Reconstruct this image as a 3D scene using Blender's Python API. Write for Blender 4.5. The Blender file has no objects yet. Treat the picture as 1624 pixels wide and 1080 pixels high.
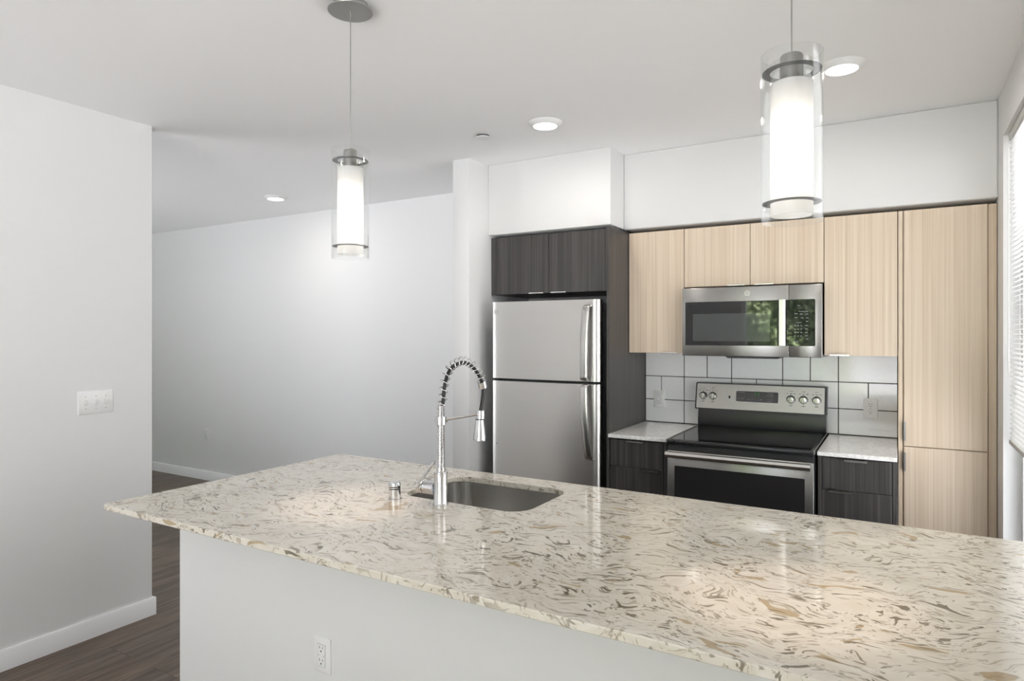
import bpy, bmesh, math, random
from mathutils import Vector, Matrix

# ------------------------------------------------------------------ camera, world, exposure
scene = bpy.context.scene
C = scene.collection
PI = math.pi
R = math.radians

cam_data = bpy.data.cameras.new('camera')
cam = bpy.data.objects.new('camera', cam_data)
C.objects.link(cam)
cam.location = (0.0, 0.0, 1.4778)
cam.rotation_euler = (R(90), 0, R(30.7315))
cam_data.sensor_fit = 'HORIZONTAL'
cam_data.sensor_width = 36.0
cam_data.lens = 36.0 * 1032.05 / 1624
cam_data.shift_y = -(540 - 530.78) / 1624
cam_data.clip_start = 0.02
scene.camera = cam

vs = scene.view_settings
vs.view_transform = 'Standard'
vs.look = 'None'
vs.gamma = 1
vs.use_curve_mapping = False
vs.exposure = 0.44

scene.cycles.use_denoising = True
scene.cycles.max_bounces = 16
scene.cycles.diffuse_bounces = 7
scene.cycles.glossy_bounces = 6
scene.cycles.transparent_max_bounces = 24
scene.cycles.sample_clamp_indirect = 8.0
scene.cycles.caustics_reflective = False
scene.cycles.caustics_refractive = False

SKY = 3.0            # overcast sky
GROUND_FILL = 10.0       # added fill glow below the horizon, lights the ceiling from underneath
world = bpy.data.worlds.new('overcast_sky_with_fill')
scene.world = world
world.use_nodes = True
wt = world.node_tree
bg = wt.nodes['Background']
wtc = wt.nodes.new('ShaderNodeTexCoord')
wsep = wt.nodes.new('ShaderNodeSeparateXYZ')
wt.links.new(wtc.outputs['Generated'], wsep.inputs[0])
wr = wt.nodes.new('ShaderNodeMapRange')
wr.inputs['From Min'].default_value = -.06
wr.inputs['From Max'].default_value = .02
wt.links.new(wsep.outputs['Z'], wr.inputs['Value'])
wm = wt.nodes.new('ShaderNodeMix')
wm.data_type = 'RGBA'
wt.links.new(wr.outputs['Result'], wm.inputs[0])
wm.inputs[6].default_value = (.965 * GROUND_FILL, .955 * GROUND_FILL, 1.01 * GROUND_FILL, 1)
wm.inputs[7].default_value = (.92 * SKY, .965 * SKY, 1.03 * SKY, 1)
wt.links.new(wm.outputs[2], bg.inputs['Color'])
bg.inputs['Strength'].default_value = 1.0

# sun from the window side: falls on the living-room floor behind the viewpoint; the added wall outside keeps it off the kitchen
sun_d = bpy.data.lights.new('sun', 'SUN')
sun_d.energy = 130.0
sun_d.angle = R(1.5)
sun_d.color = (1.0, 0.95, 0.85)
sun = bpy.data.objects.new('sun', sun_d)
C.objects.link(sun)
sun.rotation_euler = Vector((-math.cos(R(50)) * math.cos(R(15)), -math.cos(R(50)) * math.sin(R(15)), -math.sin(R(50)))).to_track_quat('-Z', 'Y').to_euler()


def portal(name, loc, rot, sx, sy):
    """daylight portal in a window opening"""
    l = bpy.data.lights.new(name, 'AREA')
    l.shape = 'RECTANGLE'
    l.size, l.size_y = sx, sy
    l.cycles.is_portal = True
    o = bpy.data.objects.new(name, l)
    C.objects.link(o)
    o.location = loc
    o.rotation_euler = rot
    return o


# room constants
H = 2.579            # ceiling
XR = 0.3997          # right wall
XL = -3.3915         # left wall
YB = 4.107           # kitchen wall
YR = -2.6            # wall behind the camera
W1 = (1.45, 3.612, 0.30, 2.365)      # window with the blind, right wall
W2 = (-2.4, -1.1, 0.30, 2.365)       # unseen second window, right wall, added to bring in side daylight
W3 = (-2.0, 0.28, 0.03, 2.35)        # sliding door, rear wall
YH = 0.10            # outer wall of the hallway
W4 = (-6.5, -4.5, 0.10, 2.00)        # unseen hallway window, added to brighten the hall ceiling and back wall
portal('daylight_added_hall_window', ((W4[0]+W4[1])/2, YH - .14, (W4[2]+W4[3])/2), (R(90), 0, 0), W4[1]-W4[0], W4[3]-W4[2])
portal('daylight_window_blind', (XR + .14, (W1[0]+W1[1])/2, (W1[2]+W1[3])/2), (0, R(90), 0), W1[3]-W1[2], W1[1]-W1[0])
portal('daylight_added_side_window', (XR + .14, (W2[0]+W2[1])/2, (W2[2]+W2[3])/2), (0, R(90), 0), W2[3]-W2[2], W2[1]-W2[0])
portal('daylight_sliding_door', ((W3[0]+W3[1])/2, YR - .14, (W3[2]+W3[3])/2), (R(90), 0, 0), W3[1]-W3[0], W3[3]-W3[2])

# ------------------------------------------------------------------ materials
MATS = {}


class NT:
    def __init__(self, name):
        m = bpy.data.materials.new(name)
        m.use_nodes = True
        self.m = m
        self.t = m.node_tree
        self.n = self.t.nodes
        self.l = self.t.links
        self.b = self.n['Principled BSDF']
        self.out = self.n['Material Output']

    def node(self, kind, **kw):
        nd = self.n.new(kind)
        for k, v in kw.items():
            if k.startswith('i_'):
                nd.inputs[k[2:]].default_value = v
            else:
                setattr(nd, k, v)
        return nd

    def link(self, a, b):
        self.l.new(a, b)

    def coord(self, scale=(1, 1, 1), kind='Object', rand=True, rot=(0, 0, 0)):
        tc = self.node('ShaderNodeTexCoord')
        mp = self.node('ShaderNodeMapping')
        mp.inputs['Scale'].default_value = scale
        mp.inputs['Rotation'].default_value = rot
        self.link(tc.outputs[kind], mp.inputs['Vector'])
        if rand:
            oi = self.node('ShaderNodeObjectInfo')
            mul = self.node('ShaderNodeMath', operation='MULTIPLY')
            mul.inputs[1].default_value = 37.0
            self.link(oi.outputs['Random'], mul.inputs[0])
            self.link(mul.outputs[0], mp.inputs['Location'])
        return mp.outputs['Vector']

    def noise(self, vec, scale=5, detail=3, rough=.5, dist=0.0):
        nd = self.node('ShaderNodeTexNoise')
        nd.inputs['Scale'].default_value = scale
        nd.inputs['Detail'].default_value = detail
        nd.inputs['Roughness'].default_value = rough
        nd.inputs['Distortion'].default_value = dist
        self.link(vec, nd.inputs['Vector'])
        return nd

    def ramp(self, fac, stops, interp='LINEAR'):
        nd = self.node('ShaderNodeValToRGB')
        cr = nd.color_ramp
        cr.interpolation = interp
        while len(cr.elements) < len(stops):
            cr.elements.new(0.5)
        for e, (p, c) in zip(cr.elements, stops):
            e.position = p
            e.color = c if len(c) == 4 else (*c, 1)
        self.link(fac, nd.inputs['Fac'])
        return nd.outputs['Color']

    def mix(self, fac, a, b, blend='MIX'):
        nd = self.node('ShaderNodeMix', data_type='RGBA', blend_type=blend)
        for sock, v in ((nd.inputs[0], fac), (nd.inputs[6], a), (nd.inputs[7], b)):
            if hasattr(v, 'links'):
                self.link(v, sock)
            elif isinstance(v, tuple):
                sock.default_value = v if len(v) == 4 else (*v, 1)
            else:
                sock.default_value = v
        return nd.outputs[2]

    def bump(self, h, strength=.1, dist=.002):
        nd = self.node('ShaderNodeBump')
        nd.inputs['Strength'].default_value = strength
        nd.inputs['Distance'].default_value = dist
        self.link(h, nd.inputs['Height'])
        self.link(nd.outputs['Normal'], self.b.inputs['Normal'])

    def set(self, **kw):
        for k, v in kw.items():
            s = self.b.inputs[k.replace('_', ' ')]
            if hasattr(v, 'links'):
                self.link(v, s)
            elif isinstance(v, tuple) and len(v) == 3 and s.type == 'RGBA':
                s.default_value = (*v, 1)
            else:
                s.default_value = v


def paint(name, col, rough=.6, bump=.06):
    t = NT(name)
    v = t.coord(rand=False)
    n = t.noise(v, 140, 2)
    n2 = t.noise(v, 1.3, 2)
    c = t.mix(n2.outputs['Fac'], tuple(x * .985 for x in col), tuple(min(1, x * 1.01) for x in col))
    t.set(Base_Color=c, Roughness=rough)
    t.bump(n.outputs['Fac'], bump, .0006)
    return t.m


def plain(name, col, rough=.5, metal=0.0, **kw):
    t = NT(name)
    v = t.coord()
    n = t.noise(v, 60, 2)
    c = t.mix(n.outputs['Fac'], tuple(x * .97 for x in col), tuple(min(1, x * 1.03) for x in col))
    t.set(Base_Color=c, Roughness=rough, Metallic=metal, **kw)
    return t.m


def steel(name, col=(.60, .59, .57), rough=.3, aniso=.75, brush='X'):
    t = NT(name)
    sc = (2.0, 2.0, 900.0) if brush == 'X' else (900.0, 900.0, 2.0)
    v = t.coord(sc)
    n = t.noise(v, 1.0, 2)
    c = t.mix(n.outputs['Fac'], tuple(x * .95 for x in col), tuple(min(1, x * 1.05) for x in col))
    t.set(Base_Color=c, Metallic=1.0, Roughness=rough, Anisotropic=aniso)
    cx = t.node('ShaderNodeCombineXYZ')
    cx.inputs[2].default_value = 1.0
    if brush != 'X':
        cx.inputs[2].default_value = 0.0
        cx.inputs[0].default_value = 1.0
    t.link(cx.outputs[0], t.b.inputs['Tangent'])
    t.bump(n.outputs['Fac'], .03, .0002)
    return t.m


def laminate(name, stops, rough=.45, fine=260.0, spec=.5):
    """straight vertical wood grain"""
    t = NT(name)
    v1 = t.coord((fine, fine, 1.2))
    n1 = t.noise(v1, 1.0, 2, .6)
    v2 = t.coord((34, 34, .5))
    n2 = t.noise(v2, 1.0, 3, .6)
    v3 = t.coord((90, 90, .8))
    n3 = t.noise(v3, 1.0, 2, .5)
    a = t.mix(.45, n1.outputs['Fac'], n2.outputs['Fac'])
    b = t.mix(.4, a, n3.outputs['Fac'])
    c = t.ramp(b, stops)
    t.set(Base_Color=c, Roughness=rough, Specular_IOR_Level=spec)
    t.bump(n1.outputs['Fac'], .05, .0004)
    return t.m


def quartz_island():
    t = NT('island_quartz')
    v = t.coord((1, 1, 1), rand=False)
    w1 = t.noise(v, 4.2, 2, .5)            # slow swirl
    sub = t.node('ShaderNodeVectorMath', operation='SUBTRACT')
    sub.inputs[1].default_value = (.5, .5, .5)
    t.link(w1.outputs['Color'], sub.inputs[0])
    scl = t.node('ShaderNodeVectorMath', operation='SCALE')
    scl.inputs['Scale'].default_value = .30
    t.link(sub.outputs[0], scl.inputs[0])
    add = t.node('ShaderNodeVectorMath', operation='ADD')
    t.link(v, add.inputs[0])
    t.link(scl.outputs[0], add.inputs[1])

    def stretch(s, rz, loc):
        mp = t.node('ShaderNodeMapping')
        mp.inputs['Scale'].default_value = s
        mp.inputs['Rotation'].default_value = (0, 0, rz)
        mp.inputs['Location'].default_value = loc
        t.link(add.outputs[0], mp.inputs['Vector'])
        return mp.outputs['Vector']

    va = stretch((14, 52, 32), .10, (0, 0, 0))
    na = t.noise(va, 1.0, 2.5, .55, .9)
    vb = stretch((21, 72, 46), -.25, (7, 3, 1))
    nb = t.noise(vb, 1.0, 2.0, .5, 1.2)
    vc = stretch((10, 26, 17), .05, (2, 9, 5))
    nc = t.noise(vc, 1.0, 1.5, .45, .6)
    vd = stretch((30, 95, 60), .2, (4, 1, 8))
    nd_ = t.noise(vd, 1.0, 2.0, .5, .6)
    ve = t.noise(v, 3.1, 1.0, .5)
    base = t.ramp(t.noise(stretch((14, 40, 30), 0, (1, 1, 1)), 1.0, 2, .5, .5).outputs['Fac'],
                  [(.3, (.60, .555, .47)), (.55, (.655, .615, .535)), (.75, (.70, .67, .60))])
    W = (1, 1, 1)
    K = (0, 0, 0)
    m_tan = t.ramp(nc.outputs['Fac'], [(.685, K), (.70, W)])
    m_dark = t.ramp(na.outputs['Fac'], [(.606, K), (.636, W)])
    m_mid = t.ramp(nb.outputs['Fac'], [(.60, K), (.63, W)])
    m_fine = t.ramp(nd_.outputs['Fac'], [(.62, K), (.655, W)])
    gate = t.ramp(ve.outputs['Fac'], [(.34, (.35, .35, .35)), (.55, W)])
    m_dark = t.mix(1.0, m_dark, gate, 'MULTIPLY')
    m_fine = t.mix(1.0, m_fine, gate, 'MULTIPLY')
    dark_col = t.mix(t.noise(v, 20, 1).outputs['Fac'], (.085, .070, .045), (.20, .16, .11))
    c = t.mix(m_tan, base, (.42, .33, .21))
    c = t.mix(t.mix(.75, K, m_mid), c, (.36, .315, .235))
    c = t.mix(t.mix(.85, K, m_fine), c, (.19, .16, .11))
    c = t.mix(t.mix(.92, K, m_dark), c, dark_col)
    t.set(Base_Color=c, Roughness=.07, Specular_IOR_Level=.5)
    return t.m


def quartz_white():
    t = NT('white_quartz')
    v = t.coord((1, 1, 1), rand=False)
    n = t.noise(v, 16, 4, .6, 1.5)
    n2 = t.noise(v, 45, 3, .6, .8)
    a = t.ramp(n.outputs['Fac'], [(.44, (.88, .875, .86)), (.5, (.74, .725, .69)), (.56, (.88, .875, .86))])
    b = t.ramp(n2.outputs['Fac'], [(.3, (.55, .54, .5)), (.42, (1, 1, 1))])
    t.set(Base_Color=t.mix(.35, a, t.mix(1, a, b, 'MULTIPLY')), Roughness=.12)
    return t.m


def plank_floor():
    t = NT('plank_floor')
    v = t.coord((1, 1, 1), rand=False, rot=(0, 0, R(90)))
    br = t.node('ShaderNodeTexBrick')
    br.offset = .37
    br.inputs['Color1'].default_value = (1, 1, 1, 1)
    br.inputs['Color2'].default_value = (0, 0, 0, 1)
    br.inputs['Mortar'].default_value = (.5, .5, .5, 1)
    br.inputs['Scale'].default_value = 1.0
    br.inputs['Mortar Size'].default_value = .0012
    br.inputs['Brick Width'].default_value = 1.22
    br.inputs['Row Height'].default_value = .178
    t.link(v, br.inputs['Vector'])
    # grain runs along the plank (world Y)
    add = t.node('ShaderNodeVectorMath', operation='ADD')
    tc = t.node('ShaderNodeTexCoord')
    sc = t.node('ShaderNodeVectorMath', operation='SCALE')
    sc.inputs['Scale'].default_value = 7.0
    t.link(br.outputs['Color'], sc.inputs[0])
    t.link(tc.outputs['Object'], add.inputs[0])
    t.link(sc.outputs[0], add.inputs[1])
    mp = t.node('ShaderNodeMapping')
    mp.inputs['Scale'].default_value = (16, 1.6, 1)
    t.link(add.outputs[0], mp.inputs['Vector'])
    n = t.noise(mp.outputs['Vector'], 1.0, 6, .62, 1.0)
    mp2 = t.node('ShaderNodeMapping')
    mp2.inputs['Scale'].default_value = (70, 3, 1)
    t.link(add.outputs[0], mp2.inputs['Vector'])
    n2 = t.noise(mp2.outputs['Vector'], 1.0, 4, .6)
    g = t.mix(.35, n.outputs['Fac'], n2.outputs['Fac'])
    c = t.ramp(g, [(.32, (.055, .037, .025)), (.46, (.108, .078, .056)), (.60, (.185, .145, .112)), (.74, (.26, .215, .175))])
    tone = t.mix(br.outputs['Color'], (.86, .86, .86), (1.08, 1.04, 1.0))
    c = t.mix(1.0, c, tone, 'MULTIPLY')
    c = t.mix(br.outputs['Fac'], c, (.03, .022, .016))
    t.set(Base_Color=c, Roughness=.42)
    t.bump(g, .12, .0008)
    return t.m


def clear_glass(name, tint=(1, 1, 1), edge=.75, base=.05):
    """thin clear glass: transmits, reflects by angle"""
    t = NT(name)
    t.n.remove(t.b)
    tr = t.node('ShaderNodeBsdfTransparent')
    tr.inputs['Color'].default_value = (*tint, 1)
    gl = t.node('ShaderNodeBsdfGlossy')
    gl.inputs['Roughness'].default_value = .02
    gl.inputs['Color'].default_value = (.95, .95, .95, 1)
    lw = t.node('ShaderNodeLayerWeight')
    lw.inputs['Blend'].default_value = .28
    mr = t.node('ShaderNodeMapRange')
    mr.inputs['To Min'].default_value = base
    mr.inputs['To Max'].default_value = edge
    t.link(lw.outputs['Facing'], mr.inputs['Value'])
    mx = t.node('ShaderNodeMixShader')
    t.link(mr.outputs['Result'], mx.inputs[0])
    t.link(tr.outputs[0], mx.inputs[1])
    t.link(gl.outputs[0], mx.inputs[2])
    t.link(mx.outputs[0], t.out.inputs['Surface'])
    return t.m


def glow(name, col, strength):
    t = NT(name)
    t.set(Base_Color=(.8, .8, .8), Roughness=.5)
    t.b.inputs['Emission Color'].default_value = (*col, 1)
    t.b.inputs['Emission Strength'].default_value = strength
    return t.m


def frosted(name):
    t = NT(name)
    t.n.remove(t.b)
    a = t.node('ShaderNodeBsdfTranslucent')
    a.inputs['Color'].default_value = (.93, .93, .92, 1)
    d = t.node('ShaderNodeBsdfDiffuse')
    d.inputs['Color'].default_value = (.85, .85, .85, 1)
    tr = t.node('ShaderNodeBsdfTransparent')
    m1 = t.node('ShaderNodeMixShader')
    m1.inputs[0].default_value = .45
    t.link(a.outputs[0], m1.inputs[1])
    t.link(d.outputs[0], m1.inputs[2])
    m2 = t.node('ShaderNodeMixShader')
    m2.inputs[0].default_value = .30
    t.link(m1.outputs[0], m2.inputs[1])
    t.link(tr.outputs[0], m2.inputs[2])
    t.link(m2.outputs[0], t.out.inputs['Surface'])
    return t.m


M = {}
M['wall'] = paint('white_wall_paint', (.755, .755, .75))
M['ceiling'] = paint('ceiling_paint_lifted', (.93, .93, .93), .7)  # raised above the same white wall paint to stand in for ceiling light
M['trim'] = paint('white_trim_paint', (.87, .87, .87), .35, .02)
M['floor'] = plank_floor()
M['lightwood'] = laminate('light_wood_laminate', [(.30, (.52, .40, .28)), (.46, (.63, .51, .385)), (.58, (.69, .58, .455)), (.72, (.76, .66, .53))])
M['darkwood'] = laminate('dark_wood_laminate', [(.30, (.024, .022, .021)), (.47, (.047, .043, .041)), (.60, (.080, .074, .071)), (.75, (.135, .127, .122))], .38)
M['quartz'] = quartz_island()
M['wquartz'] = quartz_white()
M['steel'] = steel('brushed_steel', (.385, .377, .363), .26)
M['fridgesteel'] = steel('fridge_steel', (.66, .645, .625), .3)
M['steel_v'] = steel('brushed_steel_handle', (.58, .57, .555), .24, .5)
M['sinksteel'] = steel('sink_steel', (.50, .49, .47), .27, .5)
M['chrome'] = plain('chrome', (.70, .70, .71), .07, 1.0)
M['nickel'] = plain('satin_nickel', (.40, .395, .38), .32, 1.0)
M['pull'] = plain('satin_pull_metal', (.78, .765, .74), .25, 1.0)
M['canopy'] = plain('canopy_metal', (.45, .44, .42), .4, .9)
M['ring'] = plain('ring_metal', (.10, .10, .105), .4, .7)
M['blackglass'] = plain('black_glass', (.006, .006, .007), .03, 0.0, Specular_IOR_Level=.7)
M['ovenglass'] = plain('oven_glass', (.022, .021, .021), .06, 0.0)
M['mesh'] = plain('microwave_screen', (.045, .05, .05), .035, 0.0, Specular_IOR_Level=.7)
M['black'] = plain('black_enamel', (.014, .014, .015), .22)
M['blackplastic'] = plain('black_plastic', (.02, .02, .021), .5)
M['rubber'] = plain('black_hose_rubber', (.012, .012, .012), .45)
M['greyside'] = plain('grey_cabinet_metal', (.10, .105, .11), .45)
M['tile'] = plain('white_glazed_tile', (.86, .87, .87), .07)
M['grout'] = plain('dark_grout', (.055, .05, .045), .9)
M['plastic'] = plain('white_plastic', (.83, .83, .82), .35)
M['slot'] = plain('dark_slot', (.03, .03, .03), .6)
M['blind'] = plain('white_blind_slat', (.70, .70, .69), .45)
M['bracket'] = plain('blind_rail_grey', (.60, .60, .57), .5)
M['glass'] = clear_glass('clear_shade_glass', (.975, .98, .978), .26, .015)
M['pane_blind'] = clear_glass('tinted_window_pane', (.935, .945, .94), .9, .05)
M['pane'] = clear_glass('window_pane', (.97, .985, .98), .9, .05)
M['frost'] = frosted('frosted_shade_glass')
M['bulb'] = glow('bulb_glow', (1.0, .90, .80), 6.0)
M['lens'] = glow('led_lens', (1.0, .97, .92), 9.0)
M['green'] = glow('green_digits', (.05, .55, .08), .22)
M['green'].node_tree.nodes['Principled BSDF'].inputs['Base Color'].default_value = (.02, .07, .02, 1)
M['print'] = plain('grey_print', (.42, .42, .42), .5)
M['keyprint'] = plain('key_print', (.17, .17, .17), .5)
M['darkprint'] = plain('dark_print', (.10, .10, .10), .5)
M['bark'] = plain('bark', (.10, .075, .05), .9)
M['blocker'] = plain('light_blocker_matte', (.62, .61, .59), .9)  # surface of the added light-blocking wall
M['ground'] = plain('outdoor_ground', (.12, .13, .07), .95)


def leafmat(name, a, b):
    t = NT(name)
    n = t.noise(t.coord(), 3.0, 2)
    t.set(Base_Color=t.mix(n.outputs['Fac'], a, b), Roughness=.5)
    return t.m


M['leaf'] = leafmat('tree_leaves', (.035, .085, .018), (.13, .20, .05))
M['leaf_light'] = leafmat('hedge_leaves', (.07, .15, .04), (.40, .44, .27))

# ------------------------------------------------------------------ mesh helpers


def BM():
    return bmesh.new()


def box(bm, x0, x1, y0, y1, z0, z1, bev=0.0, seg=1):
    r = bmesh.ops.create_cube(bm, size=1.0)
    vsx = r['verts']
    for v in vsx:
        v.co = Vector((x0 + (v.co.x + .5) * (x1 - x0), y0 + (v.co.y + .5) * (y1 - y0), z0 + (v.co.z + .5) * (z1 - z0)))
    if bev > 0:
        ed = list({e for v in vsx for e in v.link_edges})
        bmesh.ops.bevel(bm, geom=ed, offset=bev, segments=seg, affect='EDGES', profile=.5)
    return bm


def prism(bm, poly, axis, a, b):
    """extrude a 2D polygon along an axis; poly gives the two other coordinates in x,y,z order"""
    def mk(p, t):
        if axis == 'z':
            return (p[0], p[1], t)
        if axis == 'y':
            return (p[0], t, p[1])
        return (t, p[0], p[1])
    n = len(poly)
    va = [bm.verts.new(mk(p, a)) for p in poly]
    vb = [bm.verts.new(mk(p, b)) for p in poly]
    fs = [bm.faces.new(va), bm.faces.new(vb)]
    for i in range(n):
        j = (i + 1) % n
        fs.append(bm.faces.new((va[i], va[j], vb[j], vb[i])))
    bmesh.ops.recalc_face_normals(bm, faces=fs)
    return bm


def rrect(x0, x1, z0, z1, r, n=6):
    pts = []
    for cx, cz, a0 in ((x1 - r, z1 - r, 0), (x0 + r, z1 - r, 90), (x0 + r, z0 + r, 180), (x1 - r, z0 + r, 270)):
        for k in range(n + 1):
            a = R(a0 + 90 * k / n)
            pts.append((cx + r * math.cos(a), cz + r * math.sin(a)))
    return pts


def lathe(bm, prof, center=(0, 0, 0), axis='z', n=40, closed=False):
    """revolve (radius, height) profile; profile open unless closed"""
    c = Vector(center)
    rings = []
    for r, h in prof:
        ring = []
        if r < 1e-6:
            p = Vector((0, 0, h))
            ring = [p]
        else:
            ring = [Vector((r * math.cos(2*PI*k/n), r * math.sin(2*PI*k/n), h)) for k in range(n)]
        out = []
        for p in ring:
            if axis == 'y':
                p = Vector((p.x, p.z, p.y))
            elif axis == 'x':
                p = Vector((p.z, p.x, p.y))
            out.append(bm.verts.new(c + p))
        rings.append(out)
    fs = []
    pairs = list(zip(rings[:-1], rings[1:]))
    if closed:
        pairs.append((rings[-1], rings[0]))
    for A, B in pairs:
        if len(A) == 1 and len(B) == 1:
            continue
        if len(A) == 1:
            for k in range(n):
                fs.append(bm.faces.new((A[0], B[k], B[(k+1) % n])))
        elif len(B) == 1:
            for k in range(n):
                fs.append(bm.faces.new((A[k], A[(k+1) % n], B[0])))
        else:
            for k in range(n):
                fs.append(bm.faces.new((A[k], A[(k+1) % n], B[(k+1) % n], B[k])))
    bmesh.ops.recalc_face_normals(bm, faces=fs)
    return bm


def cyl(bm, c, r, h0, h1, axis='z', n=32, bev=.0):
    if bev:
        prof = [(0, h0), (r-bev, h0), (r, h0+bev), (r, h1-bev), (r-bev, h1), (0, h1)]
    else:
        prof = [(0, h0), (r, h0), (r, h1), (0, h1)]
    return lathe(bm, prof, c, axis, n)


def tube(bm, pts, rad, n=10, caps=True):
    pts = [Vector(p) for p in pts]
    rads = rad if isinstance(rad, (list, tuple)) else [rad] * len(pts)
    tang = []
    for i in range(len(pts)):
        a = pts[max(i-1, 0)]
        b = pts[min(i+1, len(pts)-1)]
        tang.append((b - a).normalized())
    ref = Vector((0, 0, 1)) if abs(tang[0].z) < .9 else Vector((1, 0, 0))
    u = (ref - tang[0] * ref.dot(tang[0])).normalized()
    rings = []
    for i, p in enumerate(pts):
        u = (u - tang[i] * u.dot(tang[i])).normalized()
        w = tang[i].cross(u)
        rings.append([bm.verts.new(p + (u * math.cos(2*PI*k/n) + w * math.sin(2*PI*k/n)) * rads[i]) for k in range(n)])
    fs = []
    for A, B in zip(rings[:-1], rings[1:]):
        for k in range(n):
            fs.append(bm.faces.new((A[k], A[(k+1) % n], B[(k+1) % n], B[k])))
    if caps:
        fs.append(bm.faces.new(rings[0]))
        fs.append(bm.faces.new(rings[-1]))
    bmesh.ops.recalc_face_normals(bm, faces=fs)
    return bm


def smooth_path(pts, n=8):
    """Catmull-Rom through points"""
    P = [Vector(p) for p in pts]
    P = [P[0] * 2 - P[1]] + P + [P[-1] * 2 - P[-2]]
    out = []
    for i in range(1, len(P) - 2):
        for k in range(n):
            t = k / n
            a, b, c, d = P[i-1], P[i], P[i+1], P[i+2]
            out.append(.5 * ((2*b) + (c-a)*t + (2*a-5*b+4*c-d)*t*t + (3*b-a-3*c+d)*t**3))
    out.append(P[-2])
    return out


def world_origin(o):
    p = Vector((0, 0, 0))
    while o is not None:
        p += o.location
        o = o.parent
    return p


def obj(name, bm, mat, parent=None, loc=None, smooth=35, local=False, bevel=0.0, origin=None):
    """one mesh object; bm in world coordinates unless local (then in the parent's frame)"""
    me = bpy.data.meshes.new(name)
    o = bpy.data.objects.new(name, me)
    C.objects.link(o)
    if parent is None:
        if origin is None:
            xs = [v.co for v in bm.verts]
            mn = Vector((min(v.x for v in xs), min(v.y for v in xs), min(v.z for v in xs)))
            mx = Vector((max(v.x for v in xs), max(v.y for v in xs), max(v.z for v in xs)))
            origin = Vector(((mn.x+mx.x)/2, (mn.y+mx.y)/2, mn.z))
        o.location = origin
        bmesh.ops.translate(bm, verts=bm.verts, vec=-Vector(origin))
    else:
        o.parent = parent
        if not local:
            bmesh.ops.translate(bm, verts=bm.verts, vec=-world_origin(parent))
    bm.to_mesh(me)
    bm.free()
    me.materials.append(M[mat] if isinstance(mat, str) else mat)
    if smooth:
        me.shade_smooth()
        me.set_sharp_from_angle(angle=R(smooth))
    if bevel:
        b = o.modifiers.new('edge', 'BEVEL')
        b.width = bevel
        b.segments = 2
        b.limit_method = 'ANGLE'
        b.angle_limit = R(40)
    return o


def tag(o, label, cat, group=None):
    o['label'] = label
    o['category'] = cat
    if group:
        o['group'] = group
    return o


def thing(name, label, cat, loc=(0, 0, 0), rotz=0, group=None):
    o = bpy.data.objects.new(name, None)
    o.empty_display_size = .1
    C.objects.link(o)
    o.location = loc
    o.rotation_euler = (0, 0, rotz)
    return tag(o, label, cat, group)


def struct(name, bm, mat, parent=None, **kw):
    o = obj(name, bm, mat, parent, **kw)
    if parent is None:
        o['kind'] = 'structure'
    return o


# ------------------------------------------------------------------ the room
T = .12
b = BM()
box(b, XL - T, XR + .02, YR - .02, YB + .02, -.1, 0)
box(b, -8.4, XL - T - .0001, YH - .02, YB + .02, -.1, 0)
struct('floor', b, 'floor', origin=(0, 0, 0))
b = BM()
box(b, XL - T, XR + T, YR - T, YB + T, H, H + .15)
box(b, -8.4, XL - T - .0001, YH - T, YB + T, H, H + .15)
struct('ceiling', b, 'ceiling')
b = BM(); box(b, -8.4, XR + T, YB, YB + T, 0, H)
struct('wall_back', b, 'wall')


def wall_with_openings(b, axis, t0, t1, a0, a1, openings):
    """wall slab; axis 'x' means it lies in a plane of constant x (a runs along y)"""
    def bx(s0, s1, z0, z1):
        if s1 - s0 < 1e-4 or z1 - z0 < 1e-4:
            return
        if axis == 'x':
            box(b, t0, t1, s0, s1, z0, z1)
        else:
            box(b, s0, s1, t0, t1, z0, z1)
    cur = a0
    for (s0, s1, z0, z1) in sorted(openings):
        bx(cur, s0, 0, H)
        bx(s0, s1, 0, z0)
        bx(s0, s1, z1, H)
        cur = s1
    bx(cur, a1, 0, H)


b = BM(); wall_with_openings(b, 'x', XR, XR + T, YR - T, YB, [W1, W2])
struct('wall_right', b, 'wall')
b = BM(); wall_with_openings(b, 'y', YR - T, YR, XL - T, XR, [W3])
struct('wall_rear', b, 'wall')
b = BM(); wall_with_openings(b, 'y', YH - T, YH, -8.4, XL - T, [W4])
struct('wall_hall', b, 'wall')
b = BM(); box(b, XL - T, XL, YR, 1.984, 0, H, .002)
struct('wall_left', b, 'wall')
b = BM(); box(b, -8.4, -8.28, YH, YB, 0, H)
struct('wall_far_left', b, 'wall')
b = BM(); box(b, -2.4242, -2.30, 3.3445, YB, 0, H, .004, 2)
struct('wall_pillar', b, 'wall')
b = BM(); box(b, -2.2995, -1.4495, 3.566, YB, 2.124, H, .005, 2)
struct('wall_soffit_fridge', b, 'wall')
b = BM(); box(b, -1.4495, XR, 3.777, YB, 2.1195, H, .009, 3)
struct('wall_soffit_cabinets', b, 'wall')


b = BM()
prof = [(0, 0), (.014, 0), (.014, .085), (.010, .092), (0, .092)]
prism(b, [(XL + x, z) for x, z in prof], 'y', YR, 1.998)
prism(b, [(1.984 + x, z) for x, z in prof], 'x', XL - T, XL - .0002)
struct('baseboard_left', b, 'trim')
b = BM()
prism(b, [(YB - x, z) for x, z in prof], 'x', -8.28, -2.4245)
struct('baseboard_back', b, 'trim')


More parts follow.
